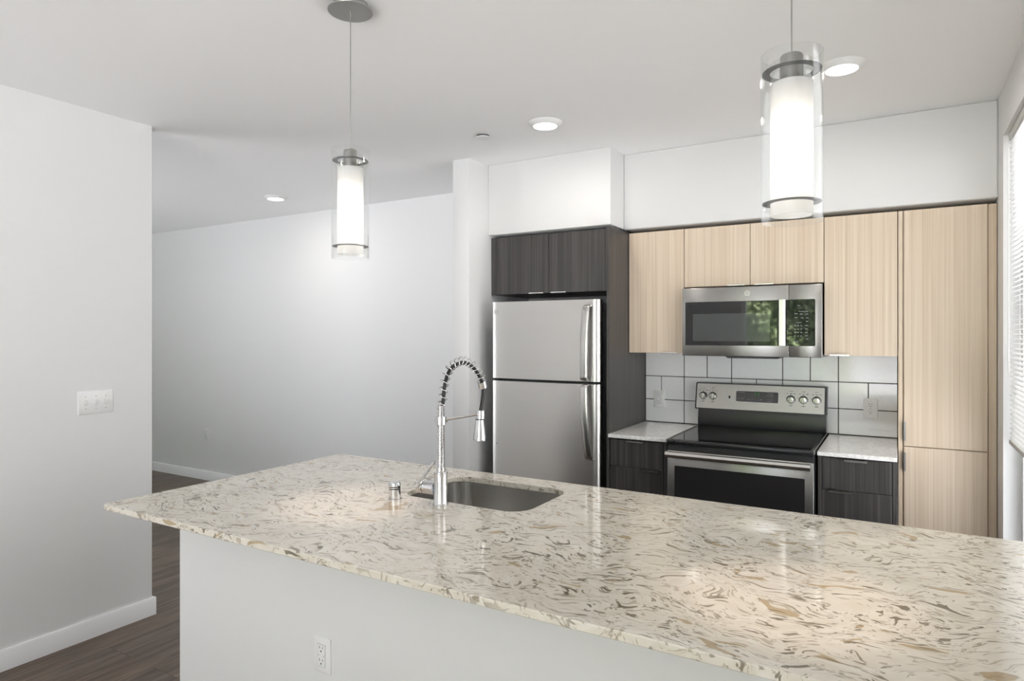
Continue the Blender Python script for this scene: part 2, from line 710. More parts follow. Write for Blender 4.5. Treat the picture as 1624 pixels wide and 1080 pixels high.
# windows (frames, panes)
def window_x(name, w, x0, mull, glass='pane'):
    b = BM()
    f = .045
    y0, y1, z0, z1 = w
    box(b, x0, x0 + .05, y0, y0 + f, z0, z1)
    box(b, x0, x0 + .05, y1 - f, y1, z0, z1)
    box(b, x0, x0 + .05, y0 + f, y1 - f, z0, z0 + f)
    box(b, x0, x0 + .05, y0 + f, y1 - f, z1 - f, z1)
    for m in mull:
        box(b, x0, x0 + .05, m - .03, m + .03, z0 + f, z1 - f)
    fr = struct(name, b, 'plastic')
    b = BM()
    box(b, x0 + .02, x0 + .026, y0 + f, y1 - f, z0 + f, z1 - f)
    obj('pane', b, glass, fr)
    return fr


window_x('window_1', W1, XR + .065, [2.53], 'pane_blind')
window_x('window_2_added', W2, XR + .065, [-1.75])
def frame_y(name, w, yw, f=.05):
    b = BM()
    x0, x1, z0, z1 = w
    y = yw - .09
    for a, c in ((x0, x0 + f), (x1 - f, x1), ((x0+x1)/2 - .04, (x0+x1)/2 + .04)):
        box(b, a, c, y, y + .05, z0, z1)
    box(b, x0, x1, y, y + .05, z0, z0 + f)
    box(b, x0, x1, y, y + .05, z1 - f, z1)
    fr = struct(name, b, 'plastic')
    b = BM(); box(b, x0 + f, x1 - f, y + .02, y + .026, z0 + f, z1 - f)
    obj('pane', b, 'pane', fr)


frame_y('door_1', W3, YR)
frame_y('window_3_added', W4, YH)

# backsplash: glazed tiles over dark grout
b = BM(); box(b, -1.4217, -.0047, 4.1015, YB - .0005, .895, 1.3665)
splash = struct('wall_backsplash', b, 'grout')
b = BM()
g = .0024
rows = [(.9165, 1.061, [-1.4217, -1.1686, -.878, -.5871, -.2935, -.0047]),
        (1.061, 1.211, [-1.4217, -1.3163, -1.1686, -.878, -.7336, -.5871, -.2935, -.1452, -.0047]),
        (1.211, 1.3665, [-1.4217, -1.1686, -1.0249, -.878, -.5871, -.4385, -.2935, -.0047])]
for z0, z1, xs in rows:
    for a, c in zip(xs[:-1], xs[1:]):
        box(b, a + g, c - g, 4.0985, 4.1012, z0 + g, z1 - g, .0009, 1)
obj('tile', b, 'tile', splash)['kind'] = 'stuff'

# ------------------------------------------------------------------ cabinets


def tab_pull(x0, x1, z, yf, up=True, mat='pull', parent=None, drop=.010):
    """edge pull hooked over a door or drawer edge, lip in front"""
    b = BM()
    if up:
        box(b, x0, x1, yf - .016, yf + .012, z, z + .0025)
        box(b, x0, x1, yf - .016, yf - .0135, z - drop, z + .0025)
    else:
        box(b, x0, x1, yf - .016, yf + .012, z - .0025, z)
        box(b, x0, x1, yf - .016, yf - .0135, z - .0025, z + drop * .55)
    return obj('handle', b, mat, parent)


GAP = .0016
YU = 3.790


def slab(name, x0, x1, z0, z1, yf, mat, parent, t=.017):
    b = BM(); box(b, x0 + GAP, x1 - GAP, yf, yf + t, z0 + GAP, z1 - GAP, .0008, 1)
    return obj(name, b, mat, parent)


# tall dark side panel beside the refrigerator
b = BM(); box(b, -1.4375, -1.4222, 3.476, YB - .001, .0, 2.1005, .0008)
tag(obj('side_panel', b, 'darkwood'), 'tall dark wood side panel standing to the right of the refrigerator', 'panel')

# cabinet over the refrigerator
c = thing('wall_cabinet', 'dark wood two-door cabinet mounted above the refrigerator', 'cabinet', (-1.87, 3.85, 1.7365))
b = BM(); box(b, -2.299, -1.4390, 3.619, YB - .001, 1.7385, 2.1105)
obj('body', b, 'darkwood', c)
slab('filler', -2.2990, -2.2551, 1.7355, 2.1115, 3.600, 'darkwood', c)
d = slab('door', -2.2551, -1.8726, 1.7365, 2.1105, 3.600, 'darkwood', c)
tab_pull(-2.0101, -1.9063, 1.7370, 3.600, False, 'pull', d)
d = slab('door', -1.8726, -1.4392, 1.7365, 2.1105, 3.600, 'darkwood', c)
tab_pull(-1.8532, -1.7491, 1.7370, 3.600, False, 'pull', d)

# light upper cabinets
UG = 'light wood upper cabinets'
c = thing('wall_cabinet', 'light wood single-door upper cabinet next to the dark fridge panel', 'cabinet', (-1.25, 3.95, 1.367), 0, UG)
b = BM(); box(b, -1.4205, -1.0822, YU + .0185, YB - .001, 1.3685, 2.0975)
obj('body', b, 'lightwood', c)
d = slab('door', -1.4208, -1.0807, 1.3675, 2.098, YU, 'lightwood', c)
tab_pull(-1.2135, -1.1132, 1.368, YU, False, 'pull', d)

c = thing('wall_cabinet', 'short light wood two-door upper cabinet directly above the microwave', 'cabinet', (-.71, 3.95, 1.752), 0, UG)
b = BM(); box(b, -1.0795, -.3405, YU + .0185, YB - .001, 1.7535, 2.0975)
obj('body', b, 'lightwood', c)
d = slab('door', -1.0807, -.7110, 1.7525, 2.098, YU, 'lightwood', c)
tab_pull(-.8344, -.7387, 1.7530, YU, False, 'pull', d)
d = slab('door', -.7110, -.3391, 1.7525, 2.098, YU, 'lightwood', c)
tab_pull(-.6852, -.5869, 1.7530, YU, False, 'pull', d)

c = thing('wall_cabinet', 'light wood single-door upper cabinet between microwave and tall pantry', 'cabinet', (-.17, 3.95, 1.367), 0, UG)
b = BM(); box(b, -.3378, -.0060, YU + .0185, YB - .001, 1.3685, 2.0975)
obj('body', b, 'lightwood', c)
d = slab('door', -.3391, -.0048, 1.3675, 2.098, YU, 'lightwood', c)
tab_pull(-.3110, -.2199, 1.368, YU, False, 'pull', d)

# pantry
c = thing('pantry_cabinet', 'tall light wood pantry cabinet in the corner by the window', 'cabinet', (.19, 3.95, 0))
b = BM(); box(b, -.0030, .3960, YU + .0185, YB - .001, .10, 2.0975)
obj('body', b, 'lightwood', c)
b = BM(); box(b, .0, .3960, YU + .07, YB - .001, 0, .0995)
obj('toe_kick', b, 'darkwood', c)
slab('filler', -.0044, .0172, .10, 2.098, YU, 'lightwood', c)
slab('filler', .3625, .3985, .10, 2.098, YU + .0005 + .012, 'lightwood', c, .006)


def side_pull(z0, z1, parent):
    b = BM()
    box(b, .0190, .0210, YU - .016, YU + .012, z0, z1)
    box(b, .0190, .0290, YU - .016, YU - .0135, z0, z1)
    return obj('handle', b, 'nickel', parent)


d = slab('door', .0205, .3608, .9225, 2.098, YU, 'lightwood', c)
side_pull(.9505, 1.045, d)
d = slab('door', .0205, .3608, .10, .9215, YU, 'lightwood', c)
side_pull(.80, .8926, d)

# base cabinets
YD = 3.483


def base_cabinet(label, x0, x1, fl, fr_, pulls):
    c = thing('base_cabinet', label, 'cabinet', ((x0+x1)/2, 3.8, 0), 0, 'dark base cabinets beside the range')
    b = BM(); box(b, x0, x1, YD + .0195, YB - .006, .10, .8925)
    obj('body', b, 'darkwood', c)
    b = BM(); box(b, x0, x1, YD + .08, YB - .006, 0, .0995)
    obj('toe_kick', b, 'darkwood', c)
    if fl > 0:
        slab('filler', x0 - .0005, x0 + fl, .10, .8925, YD, 'darkwood', c)
    if fr_ > 0:
        slab('filler', x1 - fr_, x1 + .0005, .10, .8925, YD, 'darkwood', c)
    zs = [.886, .7325, .417, .102]
    for (za, zb), p in zip(zip(zs[1:], zs[:-1]), pulls):
        d = slab('drawer', x0 + max(fl, .001), x1 - max(fr_, .001), za, zb, YD, 'darkwood', c)
        tab_pull(p[0], p[1], zb - .0022, YD, True, 'pull', d)


base_cabinet('dark wood drawer base cabinet left of the range', -1.4205, -1.0865, 0.0, .020,
             [(-1.317, -1.2177), (-1.2322, -1.1316), (-1.317, -1.2177)])
base_cabinet('dark wood drawer base cabinet right of the range', -.3400, -.0058, .019, .020,
             [(-.2246, -.1258), (-.2937, -.1939), (-.2246, -.1258)])

b = BM(); box(b, -1.4213, -1.084, 3.458, 4.0975, .894, .914)
tag(obj('countertop', b, 'wquartz', bevel=.002), 'white quartz countertop left of the range beside the dark panel', 'countertop', 'white quartz countertops')
b = BM(); box(b, -.3403, -.0062, 3.458, 4.0975, .894, .914)
tag(obj('countertop', b, 'wquartz', bevel=.002), 'white quartz countertop right of the range beside the pantry', 'countertop', 'white quartz countertops')

# ------------------------------------------------------------------ refrigerator
f = thing('refrigerator', 'stainless steel top-freezer refrigerator in the dark alcove', 'refrigerator', (-1.835, 3.78, 0))
FX0, FX1 = -2.1997, -1.4690
b = BM(); box(b, FX0 + .008, FX1 - .006, 3.505, 4.06, .02, 1.665, .006, 2)
obj('body', b, 'greyside', f)
b = BM(); box(b, FX0 + .02, FX1 - .02, 3.52, 4.05, 0, .02)
obj('foot', b, 'blackplastic', f)


def fridge_door(name, z0, z1):
    yf, yb, r, n = 3.446, 3.498, .030, 8
    pts = [(FX0, yb), (FX0, yf + r)]
    xc, hw = (FX0 + FX1) / 2, (FX1 - FX0) / 2
    for k in range(1, n + 1):
        a = PI + k / n * PI / 2
        pts.append((FX0 + r * .5 + r * .5 * math.cos(a), yf + r + r * math.sin(a)))
    for k in range(1, 24):
        x = FX0 + r * .5 + (FX1 - .045 - FX0 - r * .5) * k / 24
        pts.append((x, yf - .007 * (1 - ((x - xc) / hw) ** 2)))
    for k in range(0, n + 1):
        a = -PI / 2 + k / n * PI / 2
        pts.append((FX1 - .045 + .045 * math.cos(a), yf - .001 + .036 + .036 * math.sin(a)))
    pts.append((FX1, yb))
    b = BM()
    prism(b, pts, 'z', z0, z1)
    return obj(name, b, 'fridgesteel', f, smooth=50)


def swept_bar(pts, w, t):
    """flat strap in the YZ plane: (x, y, z) centre points, width along x, thickness along the normal"""
    b = BM()
    P = [Vector(p) for p in pts]
    rings = []
    for i, p in enumerate(P):
        tg = (P[min(i+1, len(P)-1)] - P[max(i-1, 0)]).normalized()
        nx = Vector((1, 0, 0))
        nn = tg.cross(nx).normalized()
        ww = w[i] if isinstance(w, list) else w
        ring = []
        for sx, sn in ((-.5, -.35), (-.38, -.5), (.38, -.5), (.5, -.35), (.5, .35), (.38, .5), (-.38, .5), (-.5, .35)):
            ring.append(b.verts.new(p + nx * ww * sx + nn * t * sn))
        rings.append(ring)
    fs = []
    for A, B in zip(rings[:-1], rings[1:]):
        for k in range(8):
            fs.append(b.faces.new((A[k], A[(k+1) % 8], B[(k+1) % 8], B[k])))
    fs.append(b.faces.new(rings[0])); fs.append(b.faces.new(rings[-1]))
    bmesh.ops.recalc_face_normals(b, faces=fs)
    return b


fz = fridge_door('freezer_door', 1.2075, 1.6812)
fd = fridge_door('fridge_door', .09, 1.1915)
hp = smooth_path([(-1.530, 3.436, 1.645), (-1.531, 3.415, 1.641), (-1.533, 3.400, 1.620), (-1.537, 3.388, 1.50), (-1.540, 3.386, 1.38), (-1.543, 3.392, 1.26), (-1.544, 3.398, 1.224), (-1.544, 3.436, 1.217)], 6)
obj('handle', swept_bar(hp, .040, .013), 'steel_v', fz)
hp = smooth_path([(-1.544, 3.436, 1.192), (-1.544, 3.398, 1.186), (-1.543, 3.390, 1.15), (-1.538, 3.385, 1.04), (-1.530, 3.388, .92), (-1.521, 3.398, .80), (-1.519, 3.410, .770), (-1.518, 3.436, .764)], 6)
obj('handle', swept_bar(hp, .040, .013), 'steel_v', fd)
b = BM(); box(b, FX0 + .006, FX1 - .004, 3.4985, 3.5045, .10, 1.665)
obj('gasket', b, 'blackplastic', f)
for xa, xb in ((FX1 - .06, FX1 - .004), (FX0 + .004, FX0 + .04)):
    b = BM(); box(b, xa, xb, 3.470, 3.496, 1.1935, 1.2060)
    obj('hinge', b, 'blackplastic', f)
b = BM(); box(b, FX0 + .02, FX0 + .10, 3.46, 3.54, 1.6660, 1.6800)
obj('hinge_cover', b, 'blackplastic', f)
b = BM(); box(b, FX0 + .01, FX1 - .01, 3.49, 3.51, .02, .088)
obj('kick_grille', b, 'blackplastic', f)


def text_bm(body, size, depth, place):
    """letters as mesh; place maps (x, z) on the plate into world coordinates"""
    cu = bpy.data.curves.new('lettering', 'FONT')
    cu.body = body
    cu.size = size
    cu.align_x = 'CENTER'
    cu.align_y = 'CENTER'
    cu.extrude = depth
    tmp = bpy.data.objects.new('lettering', cu)
    C.objects.link(tmp)
    dg = bpy.context.evaluated_depsgraph_get()
    me = bpy.data.meshes.new_from_object(tmp.evaluated_get(dg))
    b = bmesh.new()
    b.from_mesh(me)
    C.objects.unlink(tmp)
    bpy.data.objects.remove(tmp)
    bpy.data.meshes.remove(me)
    for v in b.verts:
        v.co = Vector(place(v.co.x, v.co.y, v.co.z))
    return b


def badge(parent, x, y, z, r, disc, ink):
    b = BM(); lathe(b, [(0, -.0016), (r * .98, -.0016), (r, -.0006), (r, .001)], (x, y, z), 'y', 32)
    d = obj('badge', b, disc, parent)
    b = BM(); lathe(b, [(r * .74, -.0017), (r * .74, -.0024), (r * .90, -.0024), (r * .90, -.0017)], (x, y, z), 'y', 32, True)
    obj('badge_ring', b, ink, d)
    b = text_bm('GE', r * .88, .0003, lambda px, py, pz: (x + px * .92, y - .0022 + pz, z + py))
    obj('lettering', b, ink, d, smooth=0)
    return d


badge(fz, -2.1630, 3.4445, 1.6190, .0155, 'plastic', 'darkprint')
b = BM(); lathe(b, [(0, -.002), (.003, -.002), (.004, .002)], (-2.158, 3.4445, .800), 'y', 12)
obj('plug', b, 'darkprint', fd)

# ------------------------------------------------------------------ microwave
mw = thing('microwave', 'stainless over-the-range microwave with black glass door', 'microwave', (-.705, 3.9, 1.358))
MX0, MX1, MS, MY = -1.0690, -.3405, -.5010, 3.710
b = BM(); box(b, MX0 + .004, MX1 - .004, MY + .026, YB - .007, 1.3625, 1.7420)
obj('body', b, 'black', mw)
b = BM(); box(b, MX0, MS - .0006, MY, MY + .025, 1.3580, 1.7415, .003, 2)
dr = obj('door', b, 'steel', mw)
b = BM(); prism(b, rrect(-1.0506, MS - .0008, 1.4174, 1.6625, .004), 'y', MY - .0012, MY + .003)
obj('door_glass', b, 'blackglass', dr)
b = BM(); prism(b, rrect(-1.0074, -.5951, 1.4415, 1.5950, .004), 'y', MY - .0016, MY - .0013)
obj('viewing_screen', b, 'mesh', dr)
hb = BM()
prism(hb, [(-.5540, MY - .026), (-.5440, MY - .036), (-.5230, MY - .036), (-.5140, MY - .028), (-.5170, MY - .024), (-.5250, MY - .030), (-.5430, MY - .030), (-.5500, MY - .0245)], 'z', 1.4195, 1.6630)
box(hb, -.5420, -.5250, MY - .031, MY + .001, 1.4300, 1.4450)
box(hb, -.5420, -.5250, MY - .031, MY + .001, 1.6380, 1.6530)
obj('handle', hb, 'steel_v', dr)
b = BM(); lathe(b, [(.0115, .0005), (.0115, -.0012), (.0140, -.0012), (.0140, .0005)], (-.7118, MY, 1.7040), 'y', 32, True)
e = obj('emblem', b, 'pull', dr)
b = text_bm('GE', .0125, .0003, lambda px, py, pz: (-.7118 + px, MY - .0006 + pz, 1.7040 + py))
obj('lettering', b, 'pull', e, smooth=0)
b = BM(); box(b, MS + .0006, MX1, MY, MY + .025, 1.3580, 1.7415, .003, 2)
cp = obj('control_panel', b, 'steel', mw)
b = BM(); prism(b, rrect(MS + .0009, -.3731, 1.4180, 1.6640, .008), 'y', MY - .0012, MY + .003)
obj('panel_glass', b, 'blackglass', cp)
# keypad: each printed key
keys = []
for zz in (1.525, 1.507, 1.489, 1.471):
    keys += [(xx, zz, .0075, .0055) for xx in (-.470, -.455, -.440)] + [(-.415, zz + .001, .014, .0045)]
for xx, zz, w in ((-.465, 1.588, .016), (-.440, 1.586, .015), (-.412, 1.586, .012), (-.465, 1.568, .014), (-.435, 1.566, .013), (-.412, 1.566, .013), (-.452, 1.541, .026), (-.43, 1.600, .045), (-.412, 1.547, .012), (-.465, 1.442, .018), (-.412, 1.455, .012), (-.452, 1.631, .011)):
    keys.append((xx, zz, w, .0032 if w > .02 else .005))
for xx, zz, w, h in keys:
    b = BM(); box(b, xx - w/2, xx + w/2, MY - .0016, MY - .0013, zz - h/2, zz + h/2)
    obj('key', b, 'keyprint', cp, smooth=0)
b = BM()
prism(b, [(-.835, 1.3575), (-.545, 1.3575), (-.560, 1.3475), (-.820, 1.3475)], 'y', MY + .02, MY + .20)
obj('vent_grille', b, 'blackplastic', mw)
b = BM(); box(b, MX0 + .005, MX1 - .005, MY + .026, YB - .008, 1.3580, 1.3620)
obj('base_plate', b, 'greyside', mw)

# ------------------------------------------------------------------ range
rg = thing('range', 'stainless electric range with black glass cooktop between the countertops', 'stove', (-.705, 3.75, 0))
RX0, RX1 = -1.0595, -.3460
b = BM(); box(b, RX0 + .002, RX1 - .002, 3.428, 4.065, .03, .8955)
obj('body', b, 'black', rg)
b = BM(); box(b, RX0 + .02, RX1 - .02, 3.46, 4.05, 0, .0295)
obj('foot', b, 'blackplastic', rg)
b = BM(); box(b, RX0, RX1, 3.386, 4.035, .8965, .9235, .005, 2)
ct = obj('cooktop', b, 'black', rg)
b = BM(); prism(b, rrect(RX0 + .016, RX1 - .016, 3.405, 4.000, .008), 'z', .9230, .9246)
obj('cooktop_glass', b, 'blackglass', ct)
for xa, xb in ((RX0 - .0012, RX0 + .0035), (RX1 - .0035, RX1 + .0012)):
    b = BM(); box(b, xa, xb, 3.384, 4.03, .9215, .9252, .001)
    obj('edge_trim', b, 'nickel', ct)
# backguard: black riser and tilted control panel
b = BM()
prism(b, [(4.010, .9240), (4.078, .9240), (4.078, 1.0300), (4.018, 1.0300), (4.004, .960)], 'x', RX0 + .002, RX1 - .002)
bgd = obj('backguard', b, 'black', rg)


def ypanel(z):        # tilted face of the control panel
    return 3.990 + (z - 1.0300) * .22


def panel_piece(x0, x1, z0, z1, off, th, mat, name, parent, r=.004):
    b = BM()
    pts = rrect(x0, x1, z0, z1, r)
    fa = [b.verts.new((x, ypanel(z) - off, z)) for x, z in pts]
    fb = [b.verts.new((x, ypanel(z) - off + th, z)) for x, z in pts]
    fs = [b.faces.new(fa), b.faces.new(fb)]
    n = len(pts)
    for i in range(n):
        fs.append(b.faces.new((fa[i], fa[(i+1) % n], fb[(i+1) % n], fb[i])))
    bmesh.ops.recalc_face_normals(b, faces=fs)
    return obj(name, b, mat, parent)


panel_piece(-1.0720, -.3425, 1.0270, 1.1865, 0.0, .052, 'black', 'panel_housing', bgd, .006)
cpn = panel_piece(-1.0640, -.3560, 1.0345, 1.1800, .0012, .004, 'steel', 'control_panel', rg, .003)
panel_piece(-.8370, -.5920, 1.0790, 1.1475, .0022, .002, 'nickel', 'display_bezel', cpn, .008)
dsp = panel_piece(-.8320, -.5970, 1.0825, 1.1440, .0030, .002, 'blackglass', 'display', cpn, .008)
for xx in (-1.0248, -.9682, -.5300, -.4639, -.3959):
    zz = 1.1075
    yy = ypanel(zz) - .0012
    b = BM()
    lathe(b, [(.0215, 0), (.0215, -.006), (.0195, -.010), (.0180, -.020), (.0165, -.023), (0, -.024)], (xx, yy, zz), 'y', 28)
    box(b, xx - .0045, xx + .0045, yy - .0305, yy - .020, zz - .0165, zz + .0165, .002)
    k = obj('knob', b, 'steel_v', cpn)
    b = BM(); lathe(b, [(.0216, .0005), (.0240, .0005), (.0240, -.0022), (.0216, -.0022)], (xx, yy, zz), 'y', 28, True)
    obj('knob_bezel', b, 'black', k)
for xx in (-1.0248, -.9682, -.5300, -.4639, -.3959):
    for dx, dz, w in ((-.004, .046, .006), (.006, .046, .005), (-.020, .033, .008), (.0, .031, .010), (.019, .033, .010), (0, -.034, .018), (-.028, .010, .004)):
        zz = 1.1075 + dz
        if -1.06 < xx + dx < -.36:
            y = ypanel(zz) - .0016
            b = BM(); box(b, xx + dx - w/2, xx + dx + w/2, y, y + .001, zz - .0016, zz + .0016)
            obj('dial_marking', b, 'darkprint', cpn, smooth=0)
b = BM()
zz = 1.107
box(b, -.8740, -.8650, ypanel(zz) - .004, ypanel(zz), zz - .009, zz + .007)
obj('rocker_switch', b, 'black', cpn)
for xx, zz, w, h in ((-.803, 1.137, .040, .003), (-.818, 1.1245, .012, .003), (-.792, 1.1245, .012, .003), (-.818, 1.102, .009, .006), (-.792, 1.101, .014, .006), (-.764, 1.0985, .011, .006), (-.740, 1.0985, .006, .006), (-.718, 1.0975, .007, .004), (-.692, 1.0975, .011, .006), (-.640, 1.136, .034, .003), (-.655, 1.123, .010, .006), (-.632, 1.123, .013, .006), (-.655, 1.099, .010, .006), (-.632, 1.099, .013, .006), (-.646, 1.089, .026, .0025)):
    y = ypanel(zz) - .0036
    b = BM(); box(b, xx - w/2, xx + w/2, y, y + .0003, zz - h/2, zz + h/2)
    obj('touch_key', b, 'keyprint', dsp, smooth=0)
for xx in (-.722, -.704):
    b = BM()
    for sx, sz, w, h in ((0, .0095, .006, .0016), (0, 0, .006, .0016), (0, -.0095, .006, .0016), (.0030, 0, .0016, .0200), (-.0030, 0, .0016, .0200)):
        zz = 1.1265 + sz
        y = ypanel(zz) - .0036
        box(b, xx + sx - w/2, xx + sx + w/2, y, y + .0003, zz - h/2, zz + h/2)
    obj('clock_digit', b, 'green', dsp, smooth=0)
# oven door
b = BM(); box(b, RX0, RX1 - .002, 3.398, 3.427, .285, .8650, .004, 2)
od = obj('oven_door', b, 'steel', rg)
b = BM(); prism(b, rrect(-1.0200, -.3880, .380, .7860, .004), 'y', 3.3966, 3.402)
obj('oven_window', b, 'ovenglass', od)
b = BM()
prism(b, [(3.338, .851), (3.341, .840), (3.350, .834), (3.362, .837), (3.367, .848), (3.364, .860), (3.354, .867), (3.343, .863)], 'x', RX0 + .004, RX1 - .012)
for xx in (RX0 + .018, RX1 - .034):
    box(b, xx - .010, xx + .010, 3.355, 3.399, .838, .860, .003)
obj('handle', b, 'steel_v', od)
b = BM(); box(b, RX0 + .003, RX1 - .003, 3.405, 3.427, .8655, .8950)
obj('vent_slot', b, 'blackplastic', rg)
b = BM(); box(b, RX0, RX1 - .002, 3.402, 3.427, .09, .2800, .004, 2)
obj('storage_drawer', b, 'steel', rg)

# ------------------------------------------------------------------ kitchen island
IX0, IX1, IY0, IY1, IZ = -2.2766, .3850, 1.1677, 2.2385, .914
isl = thing('kitchen_island', 'white painted kitchen island base under the speckled quartz worktop', 'island', (-.95, 1.83, 0))
b = BM(); box(b, -2.2540, IX1, 1.42, 1.535, 0, .8935, .002)
obj('front_panel', b, 'wall', isl)
b = BM(); box(b, -2.2540, IX1, 1.5355, 1.70, .09, .8935)
box(b, -2.2540, -1.62, 1.7005, 2.20, .09, .8935)
box(b, -.93, IX1, 1.7005, 2.20, .09, .8935)
box(b, -1.6195, -.9305, 1.7005, 2.20, .09, .62)
box(b, -1.6195, -.9305, 2.19, 2.20, .6205, .8935)
obj('cabinet_body', b, 'darkwood', isl)
b = BM(); box(b, -2.2540, IX1, 1.5355, 2.13, 0, .0895)
obj('toe_kick', b, 'darkwood', isl)
xs = [-2.2540, -1.62, -.93, -.33, .27, IX1]
for a, c_ in zip(xs[:-2], xs[1:-1]):
    b = BM(); box(b, a + .003, c_ - .003, 2.2005, 2.219, .095, .888, .001)
    obj('door', b, 'darkwood', isl)
b = BM(); prism(b, [(1.42 - x, z) for x, z in prof], 'x', -2.2540, IX1)
obj('baseboard', b, 'trim', isl)

# worktop with the sink cut-out
SX0, SX1, SY0, SY1, SR = -1.5210, -1.0215, 1.776, 2.133, .075
b = BM()
outer = [(IX0, IY0), (IX1, IY0), (IX1, IY1), (IX0, IY1)]
inner = rrect(SX0, SX1, SY0, SY1, SR, 8)
ed = []
for loop in (outer, inner):
    vv = [b.verts.new((x, y, IZ)) for x, y in loop]
    for i in range(len(vv)):
        ed.append(b.edges.new((vv[i], vv[(i+1) % len(vv)])))
bmesh.ops.triangle_fill(b, use_beauty=True, use_dissolve=False, edges=ed)
# drop any face inside the hole
rm = [fc for fc in b.faces if SX0 < fc.calc_center_median().x < SX1 and SY0 < fc.calc_center_median().y < SY1 and all(SX0 - 1e-4 <= v.co.x <= SX1 + 1e-4 and SY0 - 1e-4 <= v.co.y <= SY1 + 1e-4 for v in fc.verts)]
if rm:
    bmesh.ops.delete(b, geom=rm, context='FACES')
bmesh.ops.recalc_face_normals(b, faces=b.faces)
ex = bmesh.ops.extrude_face_region(b, geom=list(b.faces))
bmesh.ops.translate(b, verts=[g_ for g_ in ex['geom'] if isinstance(g_, bmesh.types.BMVert)], vec=(0, 0, -.020))
bmesh.ops.recalc_face_normals(b, faces=b.faces)
tag(obj('island_worktop', b, 'quartz', bevel=.0025), 'long cream and brown speckled quartz worktop on the kitchen island', 'countertop')

# sink
b = BM()
T0 = IZ - .0206


def ring_at(bm, inset, z, r):
    return [bm.verts.new((x, y, z)) for x, y in rrect(SX0 + inset, SX1 - inset, SY0 + inset, SY1 - inset, max(r, .01), 8)]


e = -.004
levels = [(-.016, T0, SR + .016), (e, T0, SR - e), (e + .002, T0 - .17, SR - .002), (e + .008, T0 - .188, SR - .01), (e + .025, T0 - .197, SR - .03), (.12, T0 - .200, .05), (.12, T0 - .203, .05),
          (e + .025, T0 - .200, SR - .03), (e + .005, T0 - .191, SR - .01), (e - .001, T0 - .172, SR), (e - .003, T0 - .002, SR + .003), (-.016, T0 - .002, SR + .016)]
rings = [ring_at(b, *lv) for lv in levels]
n = len(rings[0])
for A, B in zip(rings, rings[1:] + rings[:1]):
    if A is rings[5]:
        continue
    for i in range(n):
        b.faces.new((A[i], A[(i+1) % n], B[(i+1) % n], B[i]))
b.faces.new(rings[5]); b.faces.new(rings[6])
bmesh.ops.recalc_face_normals(b, faces=b.faces)
sk = thing('sink', 'stainless undermount sink basin cut into the island worktop', 'sink', ((SX0+SX1)/2, (SY0+SY1)/2, T0 - .203))
obj('basin', b, 'sinksteel', sk, smooth=60)
b = BM(); lathe(b, [(0, .004), (.020, .003), (.036, .0022), (.043, .0012), (.043, .0004)], ((SX0+SX1)/2, (SY0+SY1)/2, T0 - .200), 'z', 32)
obj('drain', b, 'chrome', sk)

# faucet
FXc, FYc = -1.303, 1.7300
fc = thing('faucet', 'chrome pull-down faucet with spring coil and black hose beside the sink', 'faucet', (FXc, FYc, IZ))
b = BM()
lathe(b, [(0, .9142), (.0265, .9142), (.0265, .9190), (.0240, .9215), (.0225, .9240), (.0225, 1.0200), (.0230, 1.0205), (.0230, 1.0250), (.0160, 1.0255), (.0150, 1.0270), (0, 1.0270)], (FXc, FYc, 0), 'z', 40)
obj('body', b, 'chrome', fc)
b = BM()
prof_r = []
z = 1.0272
while z < 1.2420:
    prof_r += [(.0112, z), (.0136, z + .0009), (.0143, z + .0023), (.0136, z + .0037), (.0112, z + .0046)]
    z += .0052
lathe(b, [(0, 1.0272)] + prof_r + [(0, z)], (FXc, FYc, 0), 'z', 28)
obj('ribbed_column', b, 'chrome', fc)
b = BM(); lathe(b, [(.0123, 1.0270), (.0150, 1.0270), (.0150, 1.0390), (.0123, 1.0390)], (FXc, FYc, 0), 'z', 28, True)
obj('collar', b, 'chrome', fc)
b = BM()
lathe(b, [(.0145, 1.1820), (.0180, 1.1820), (.0180, 1.2070), (.0145, 1.2070)], (FXc, FYc, 0), 'z', 32, True)
br = obj('bracket', b, 'chrome', fc)
b = BM(); tube(b, [(FXc, FYc + .0160, 1.1930), (FXc, FYc + .0260, 1.1930)], .0105, 16)
tube(b, [(FXc, FYc + .0255, 1.1930), (FXc, 1.957, 1.1905)], .0042, 12)
obj('support_arm', b, 'chrome', br)
b = BM(); tube(b, [(FXc - .0185, FYc - .004, 1.1945), (FXc - .0170, FYc - .004, 1.1945)], .003, 10)
obj('set_screw', b, 'blackplastic', br)
path = smooth_path([(FXc, 1.7395, 1.2380), (FXc, 1.7440, 1.2600), (FXc, 1.7513, 1.3048), (FXc, 1.7689, 1.3439), (FXc, 1.7969, 1.3681), (FXc, 1.8458, 1.3813), (FXc, 1.8919, 1.3751), (FXc, 1.9356, 1.3509), (FXc, 1.9674, 1.3197), (FXc, 1.9790, 1.3000)], 12)
b = BM(); tube(b, path, .0062, 12)
obj('hose', b, 'rubber', fc)
